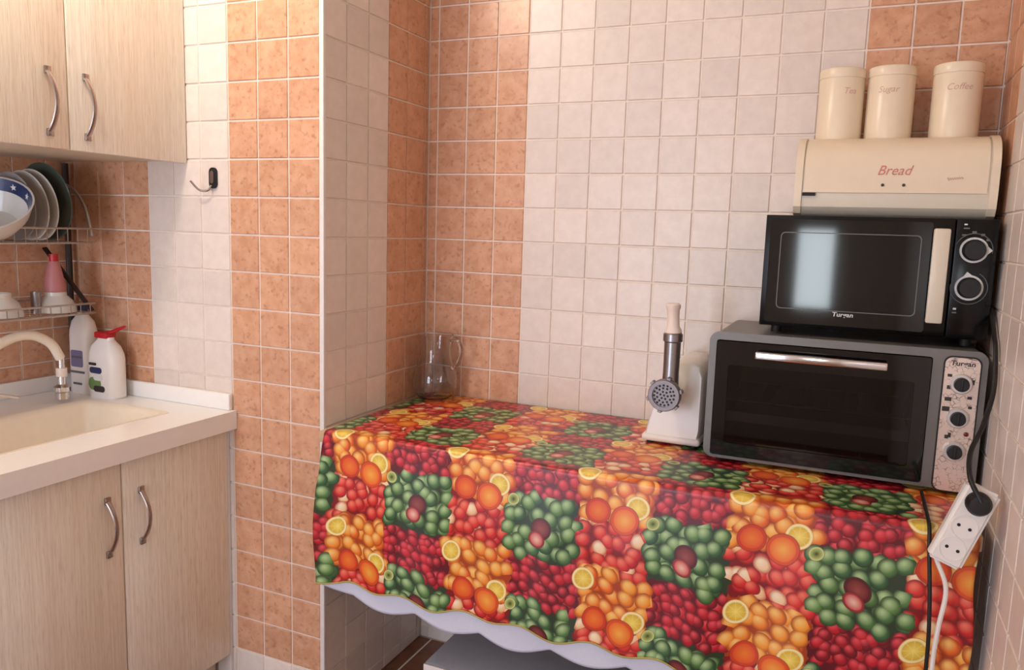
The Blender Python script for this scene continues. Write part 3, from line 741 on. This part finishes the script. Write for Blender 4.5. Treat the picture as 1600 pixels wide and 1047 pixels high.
for a in ((dx0+0.15, dx1-0.15, oy1-0.1, oy1-0.05, dz0+0.1, dz1-0.1), (dx0+0.1, dx0+0.15, oy0+0.13, oy1-0.05, dz0+0.1, dz1-0.1), (dx1-0.15, dx1-0.1, oy0+0.13, oy1-0.05, dz0+0.1, dz1-0.1), (dx0+0.1, dx1-0.1, oy0+0.13, oy1-0.05, dz0+0.05, dz0+0.1), (dx0+0.1, dx1-0.1, oy0+0.13, oy1-0.05, dz1-0.1, dz1-0.05)): cb(b, *a)
obj('cavity', b, 'void', ov)
b = nb()
for k in range(13): add_tube(b, [P(dx0+0.3+k*0.31, oy0+0.3, -9.45), P(dx0+0.3+k*0.31, oy1-0.3, -9.45)], 0.0012, 5)
for y in (oy0+0.3, oy1-0.3): add_tube(b, [P(dx0+0.2, y, -9.45), P(dx1-0.2, y, -9.45)], 0.002, 6)
obj('wire_rack', b, 'wire', ov)
b = nb(); cb(b, dx0+0.25, dx1-0.25, oy0+0.3, oy1-0.3, -9.95, -9.9); cb(b, dx0+0.25, dx1-0.25, oy0+0.28, oy0+0.3, -9.95, -9.72); obj('baking_tray', b, 'alu', ov)
b = nb(); plate_hole(b, rrect(dw, dh, 0.005, 3), [rrect(dw-0.056, dh-0.085, 0.006, 3, 0, -0.012)], -0.01, 0.004, T(P((dx0+dx1)/2, oy0, (dz0+dz1)/2)) @ FRONT)
dr = obj('door', b, 'black_gloss', ov)
b = nb(); add_prism(b, rrect(dw-0.054, dh-0.083, 0.006, 3, 0, -0.012), -0.004, 0.001, T(P((dx0+dx1)/2, oy0, (dz0+dz1)/2)) @ FRONT); obj('glass_pane', b, 'dark_glass', dr)
b = nb(); hzc = -8.27
add_box(b, P(7.3, oy0-0.36, hzc-0.09), P(10.0, oy0-0.24, hzc+0.09), 0.004, 3); obj('handle', b, 'chrome', dr)
for x in (7.55, 9.75):
    b = nb(); add_box(b, P(x-0.06, oy0-0.26, hzc-0.05), P(x+0.06, oy0-0.04, hzc+0.05), 0.001); obj('handle_post', b, 'black_rubber', dr)
px0, px1, pz0, pz1 = 11.08, 11.72, -10.82, -7.98
pw, ph_ = (px1-px0)*CELL, (pz1-pz0)*CELL; pm = T(P((px0+px1)/2, oy0, (pz0+pz1)/2)) @ FRONT
b = nb(); add_prism(b, rrect(pw+0.006, ph_+0.006, 0.016), 0.0, 0.0015, pm); obj('panel_gasket', b, 'black_rubber', ov)
b = nb(); add_prism(b, rrect(pw, ph_, 0.014), 0.0015, 0.004, pm); cp = obj('control_panel', b, 'panel', ov); cp['label'] = 'silver control plate with dark scribbled print'
for z in (-8.52, -9.24, -9.95):
    km = T(P(11.4, oy0-0.04, z)) @ FRONT
    b = nb(); add_lathe(b, [(0, 0), (0.0215, 0), (0.0215, 0.003), (0.019, 0.008), (0.0, 0.008)], km, 32); kn = obj('knob', b, 'silver', cp)
    b = nb(); add_lathe(b, [(0, 0.008), (0.0145, 0.008), (0.0138, 0.02), (0.0125, 0.0215), (0, 0.0215)], km, 28); add_box(b, km @ Vector((-0.002, -0.012, 0.0205)), km @ Vector((0.002, 0.012, 0.024)), 0.0006); obj('knob_cap', b, 'black_rubber', kn)
b = nb(); add_lathe(b, [(0, 0), (0.005, 0), (0.004, 0.003), (0, 0.004)], T(P(11.59, oy0-0.04, -9.57)) @ FRONT, 16); obj('indicator_light', b, 'led', cp)
b = text_bm('Turgan', 0.0145, 0.1, 1.1, 0.0003, 0.0003); bmesh.ops.transform(b, matrix=T(P(11.4, oy0-0.042, -8.1)) @ FRONT, verts=b.verts[:]); obj('lettering', b, 'dark_print', cp, 0)
for i, (x, z, s) in enumerate(((11.2, -8.36, .06), (11.2, -8.6, .05), (11.62, -8.45, .05), (11.6, -8.8, .06), (11.22, -8.85, .09), (11.2, -9.05, .1), (11.62, -9.0, .05), (11.25, -9.65, .05), (11.3, -9.6, .04))):
    b = nb(); add_box(b, P(x-s, oy0-0.045, z-0.03-0.02*(i % 3)), P(x+s*0.4, oy0-0.041, z+0.03)); obj('marking', b, 'dark_print', cp)
for x in (6.6, 11.5):
    for y in (-3.0, -0.5):
        b = nb(); add_lathe(b, [(0, 0), (0.012, 0), (0.012, 0.012), (0, 0.012)], T(P(x, y, OT)), 14); obj('foot', b, 'black_rubber', ov)

# ------------------------------------------------------------------ microwave on the oven
mx0, mx1, my0, my1, mz0, mz1 = 7.24, 11.86, -2.75, -0.15, -7.66, -5.12
mw = thing('microwave', P(9.5, -1.45, oz1), 'black microwave with two ringed dials on top of the mini oven', 'microwave')
boxobj('body', mx0, mx1, my0+0.16, my1, mz0, mz1, 'black_mw', mw, 0.004)
for x in (7.6, 11.5):
    for y in (-2.4, -0.5):
        b = nb(); add_lathe(b, [(0, 0), (0.012, 0), (0.012, 0.018), (0, 0.018)], T(P(x, y, oz1)), 14); obj('foot', b, 'black_rubber', mw)
dxx = 11.08
dr = boxobj('door', mx0, dxx-0.02, my0, my0+0.15, mz0, mz1, 'black_mw', mw, 0.002)
b = nb(); add_prism(b, rrect(0.33, 0.236, 0.006), 0, 0.0012, T(P(9.0, my0, (mz0+mz1)/2)) @ FRONT); obj('door_glass', b, 'black_gloss', dr)
b = nb(); plate_hole(b, rrect(0.288, 0.175, 0.01), [rrect(0.284, 0.171, 0.009)], 0.0012, 0.0016, T(P(9.02, my0, -6.37)) @ FRONT); obj('window_outline', b, 'grey_print', dr)
b = nb(); add_box(b, P(10.65, my0-0.3, -7.34), P(10.97, my0-0.18, -5.34), 0.004, 2); obj('handle', b, 'cream_grey', dr)
for z in (-7.1, -5.6):
    b = nb(); add_box(b, P(10.7, my0-0.2, z-0.1), P(10.92, my0, z+0.1)); obj('handle_post', b, 'black_rubber', dr)
b = text_bm('Turgan', 0.0135, 0.1, 1.15, 0.0002, 0.00025); bmesh.ops.transform(b, matrix=T(P(9.02, my0-0.016, -7.31)) @ FRONT, verts=b.verts[:]); obj('lettering', b, 'white_print', dr, 0)
cp = boxobj('control_panel', dxx, mx1, my0, my0+0.15, mz0, mz1, 'black_mw', mw, 0.002)
for z, pa in ((-5.77, 0.0), (-6.56, 100.0)):
    km = T(P(11.44 if z > -6 else 11.42, my0, z)) @ FRONT
    b = nb(); add_lathe(b, [(0.0215, 0), (0.0268, 0), (0.0265, 0.006), (0.0225, 0.006), (0.0215, 0)], km, 40)
    a = math.radians(pa); q = km @ Rz(a)
    add_prism(b, [(0.0255, -0.008), (0.034, 0.0), (0.0255, 0.008)], 0.001, 0.0055, q); kn = obj('knob_ring', b, 'white_print', cp)
    b = nb(); add_lathe(b, [(0, 0), (0.0212, 0), (0.0205, 0.02), (0.019, 0.022), (0, 0.022)], km, 36); obj('knob', b, 'black_rubber', kn)
    b = nb()
    a0, a1 = (-10, 160) if z > -6 else (170, 420)
    n = 26
    pts = [km @ Vector((0.0345*math.cos(math.radians(a0+(a1-a0)*k/n)), 0.0345*math.sin(math.radians(a0+(a1-a0)*k/n)), 0.0004)) for k in range(n+1)]
    add_tube(b, pts, 0.0009, 5); obj('scale_arc', b, 'grey_print', cp)
for x, z, w_, h_ in ((11.25, -5.24, .06, .03), (11.27, -5.32, .11, .03), (11.24, -5.46, .09, .03), (11.42, -5.4, .08, .05), (11.58, -5.45, .07, .05), (11.68, -5.55, .06, .05), (11.2, -7.02, .06, .04), (11.2, -7.1, .08, .03)):
    b = nb(); add_box(b, P(x-w_/2, my0-0.006, z-h_/2), P(x+w_/2, my0-0.001, z+h_/2)); obj('marking', b, 'white_print' if z in (-5.24, -7.02) else 'grey_print', cp)

# ------------------------------------------------------------------ bread bin
bbx0, bbx1 = 7.76, 11.82
bz = mz1
def arc_prof(s=0.0):      # outline (y,z) from back bottom over the top to front bottom
    pts = [(-0.2, bz), (-0.2, -3.32+s), (-1.25, -3.32+s)]
    for k in range(1, 10):
        a = PI/2*k/9; pts.append((-1.25-(1.05+s)*math.sin(a)**0.8, -4.15+(0.83+s)*math.cos(a)**0.8))
    pts += [(-2.31-s, -4.6), (-2.27-s, -4.9), (-2.15-s, -5.05), (-2.0, bz)]
    return pts
bd = thing('bread_bin', P(9.8, -1.2, bz), 'cream roll top bread bin standing on the microwave', 'bread bin')
def yz_prism(b, poly, x0, x1):
    A_ = [b.verts.new(P(x0, y, z)) for y, z in poly]; B_ = [b.verts.new(P(x1, y, z)) for y, z in poly]; n = len(poly)
    for i in range(n): b.faces.new((A_[i], A_[(i+1) % n], B_[(i+1) % n], B_[i]))
    b.faces.new(A_[::-1]); b.faces.new(B_)
for x0, x1 in ((bbx0, bbx0+0.16), (bbx1-0.16, bbx1)):
    b = nb(); yz_prism(b, arc_prof(0.05), x0, x1); obj('end_panel', b, 'cream', bd, 30)
b = nb(); yz_prism(b, arc_prof(0.0), bbx0+0.16, bbx1-0.16); obj('body', b, 'cream_grey', bd, 30)
pr_ = [q for q in arc_prof(0.03)[2:] if q[1] > -4.58] + [(-2.34, -4.58)]
pin = [(y+0.035, z-0.01) for y, z in pr_]
b = nb(); yz_prism(b, pr_+pin[::-1], bbx0+0.2, bbx1-0.2); rd = obj('roll_door', b, 'cream', bd, 30)
def door_y(z):
    for (ya, za), (yb, zb) in zip(pr_, pr_[1:]):
        if za >= z >= zb and za > zb: return ya+(yb-ya)*(za-z)/(za-zb)
    return -2.34
b = text_bm('Bread', 0.03, 0.35, 0.95, 0.0)
for v in b.verts: x, z = 9.8+v.co.x*10, -4.1+v.co.y*10; v.co = P(x, door_y(z)-0.008, z)
obj('lettering', b, 'red_print', rd, 0)
b = nb(); pts = []                      # faint small script, too worn to read
for k in range(41):
    x = 10.85+0.3*k/40; z = -4.28+0.025*math.sin(k*1.1)*(1.6 if k < 6 else 1.0)+0.03*k/40; pts.append(P(x, door_y(z)-0.004, z))
add_tube(b, pts, 0.0006, 5); obj('worn_script', b, 'pale_print', rd, 0)
for x in (9.6, 10.02):
    b = nb(); add_lathe(b, [(0, 0), (0.0035, 0), (0.003, 0.002), (0, 0.0025)], T(P(x, door_y(-4.41), -4.41)) @ FRONT, 12); obj('screw', b, 'table_leg', rd)
b = nb(); add_box(b, P(bbx0+0.18, -2.37, -4.66), P(bbx0+0.46, -2.3, -4.59)); obj('latch_gap', b, 'void', bd)

# canisters
for name, x, tx, lab in (('Tea', 8.55, 8.75, 'cream storage canister lettered Tea, leftmost on the bread bin'), ('Sugar', 9.62, 9.55, 'cream storage canister lettered Sugar, middle one on the bread bin'), ('Coffee', 10.98, 10.98, 'cream storage canister lettered Coffee, nearest the right wall')):
    cy = -0.95; cz = -3.32; loc = P(x, cy, cz)
    cn = thing('canister', loc, lab, 'canister', 'canisters on the bread bin')
    b = nb(); add_lathe(b, [(0, 0), (0.049, 0), (0.0505, 0.002), (0.0505, 0.143), (0.0495, 0.145), (0, 0.145)], T(loc), 48); obj('body', b, 'cream', cn)
    b = nb(); add_lathe(b, [(0.0, 0.145), (0.0512, 0.145), (0.0516, 0.147), (0.0512, 0.162), (0.0495, 0.166), (0.046, 0.1675), (0, 0.1685)], T(loc), 48); obj('lid', b, 'cream', cn)
    b = text_bm(name, 0.02, 0.3, 1.0, 0.0)
    for v in b.verts:
        a = (v.co.x + (tx-x)*CELL)/0.0508; v.co = loc+Vector((0.0509*math.sin(a), -0.0509*math.cos(a), 0.112+v.co.y))
    obj('lettering', b, 'pale_print', cn, 0)

# ------------------------------------------------------------------ power strip and cords
sl = P(11.37, -5.98, -10.68)
ps = thing('power_strip', sl, 'white socket strip hanging in front of the table by the right wall', 'power strip')
mm = T(sl) @ Ry(math.radians(20)) @ Rx(math.radians(-4)) @ FRONT
b = nb(); t_ = bmesh.new(); bmesh.ops.create_cube(t_, size=1); bmesh.ops.scale(t_, vec=(0.058, 0.155, 0.03), verts=t_.verts[:]); bmesh.ops.bevel(t_, geom=t_.edges[:], offset=0.006, segments=3, affect='EDGES'); bmesh.ops.transform(t_, matrix=mm, verts=t_.verts[:]); merge(b, t_)
obj('body', b, 'white_plastic', ps)
for yy_ in (0.0, -0.045):
    b = nb(); add_lathe(b, [(0.0205, 0.014), (0.0222, 0.014), (0.0222, 0.0162), (0.0205, 0.0162), (0.0205, 0.014)], mm @ T(Vector((0, yy_, 0))), 28); so = obj('socket_ring', b, 'white_plastic', ps)
    for sx in (-0.0095, 0.0095):
        b = nb(); add_lathe(b, [(0, 0.0145), (0.003, 0.0145), (0.003, 0.0156), (0, 0.0156)], mm @ T(Vector((sx, yy_, 0))), 12); obj('pin_hole', b, 'void', so)
kp = mm @ Vector((0.0, 0.05, 0.0))
pgm = mm @ T(Vector((0.0, 0.05, 0.015)))
pc_ = thing('power_cable', pgm @ Vector((0, 0, 0)), 'black cord and plug running past the oven into the socket strip', 'cord')
b = nb(); add_lathe(b, [(0, 0), (0.021, 0), (0.021, 0.012), (0.016, 0.022), (0, 0.024)], pgm, 24); obj('plug', b, 'black_rubber', pc_)
tip = pgm @ Vector((0, 0.006, 0.022))
b = nb(); add_tube(b, cat([P(11.9, -2.6, -7.0), P(11.91, -3.3, -7.5), P(11.91, -3.62, -7.75), P(11.9, -4.0, -8.49), P(11.68, -4.7, -9.1), P(11.44, -5.4, -9.45), P(11.38, -6.1, -9.75), tip]), 0.0045, 10); obj('cable', b, 'black_rubber', pc_)
b = nb(); add_tube(b, cat([P(10.87, -3.6, OT+0.045), P(10.87, -5.3, OT+0.045), P(10.87, -5.72, OT-0.0), P(10.89, -5.92, -11.3), P(10.98, -6.08, -12.4), P(11.02, -6.08, -13.6), P(11.0, -6.1, -16.5), P(11.05, -6.6, FL+0.04)]), 0.0036, 8)
tag(obj('oven_cord', b, 'black_rubber'), 'thin black cable hanging straight down over the fruit cloth', 'cord')
st = mm @ Vector((-0.012, -0.077, 0))
b = nb(); add_tube(b, cat([st, P(11.2, -6.1, -11.9), P(11.14, -6.12, -12.67), P(11.11, -6.12, -13.52), P(11.12, -6.2, -16.5), P(11.3, -6.8, FL+0.04)]), 0.0042, 8)
tag(obj('strip_cord', b, 'white_plastic'), 'white mains cable hanging from the socket strip', 'cord')
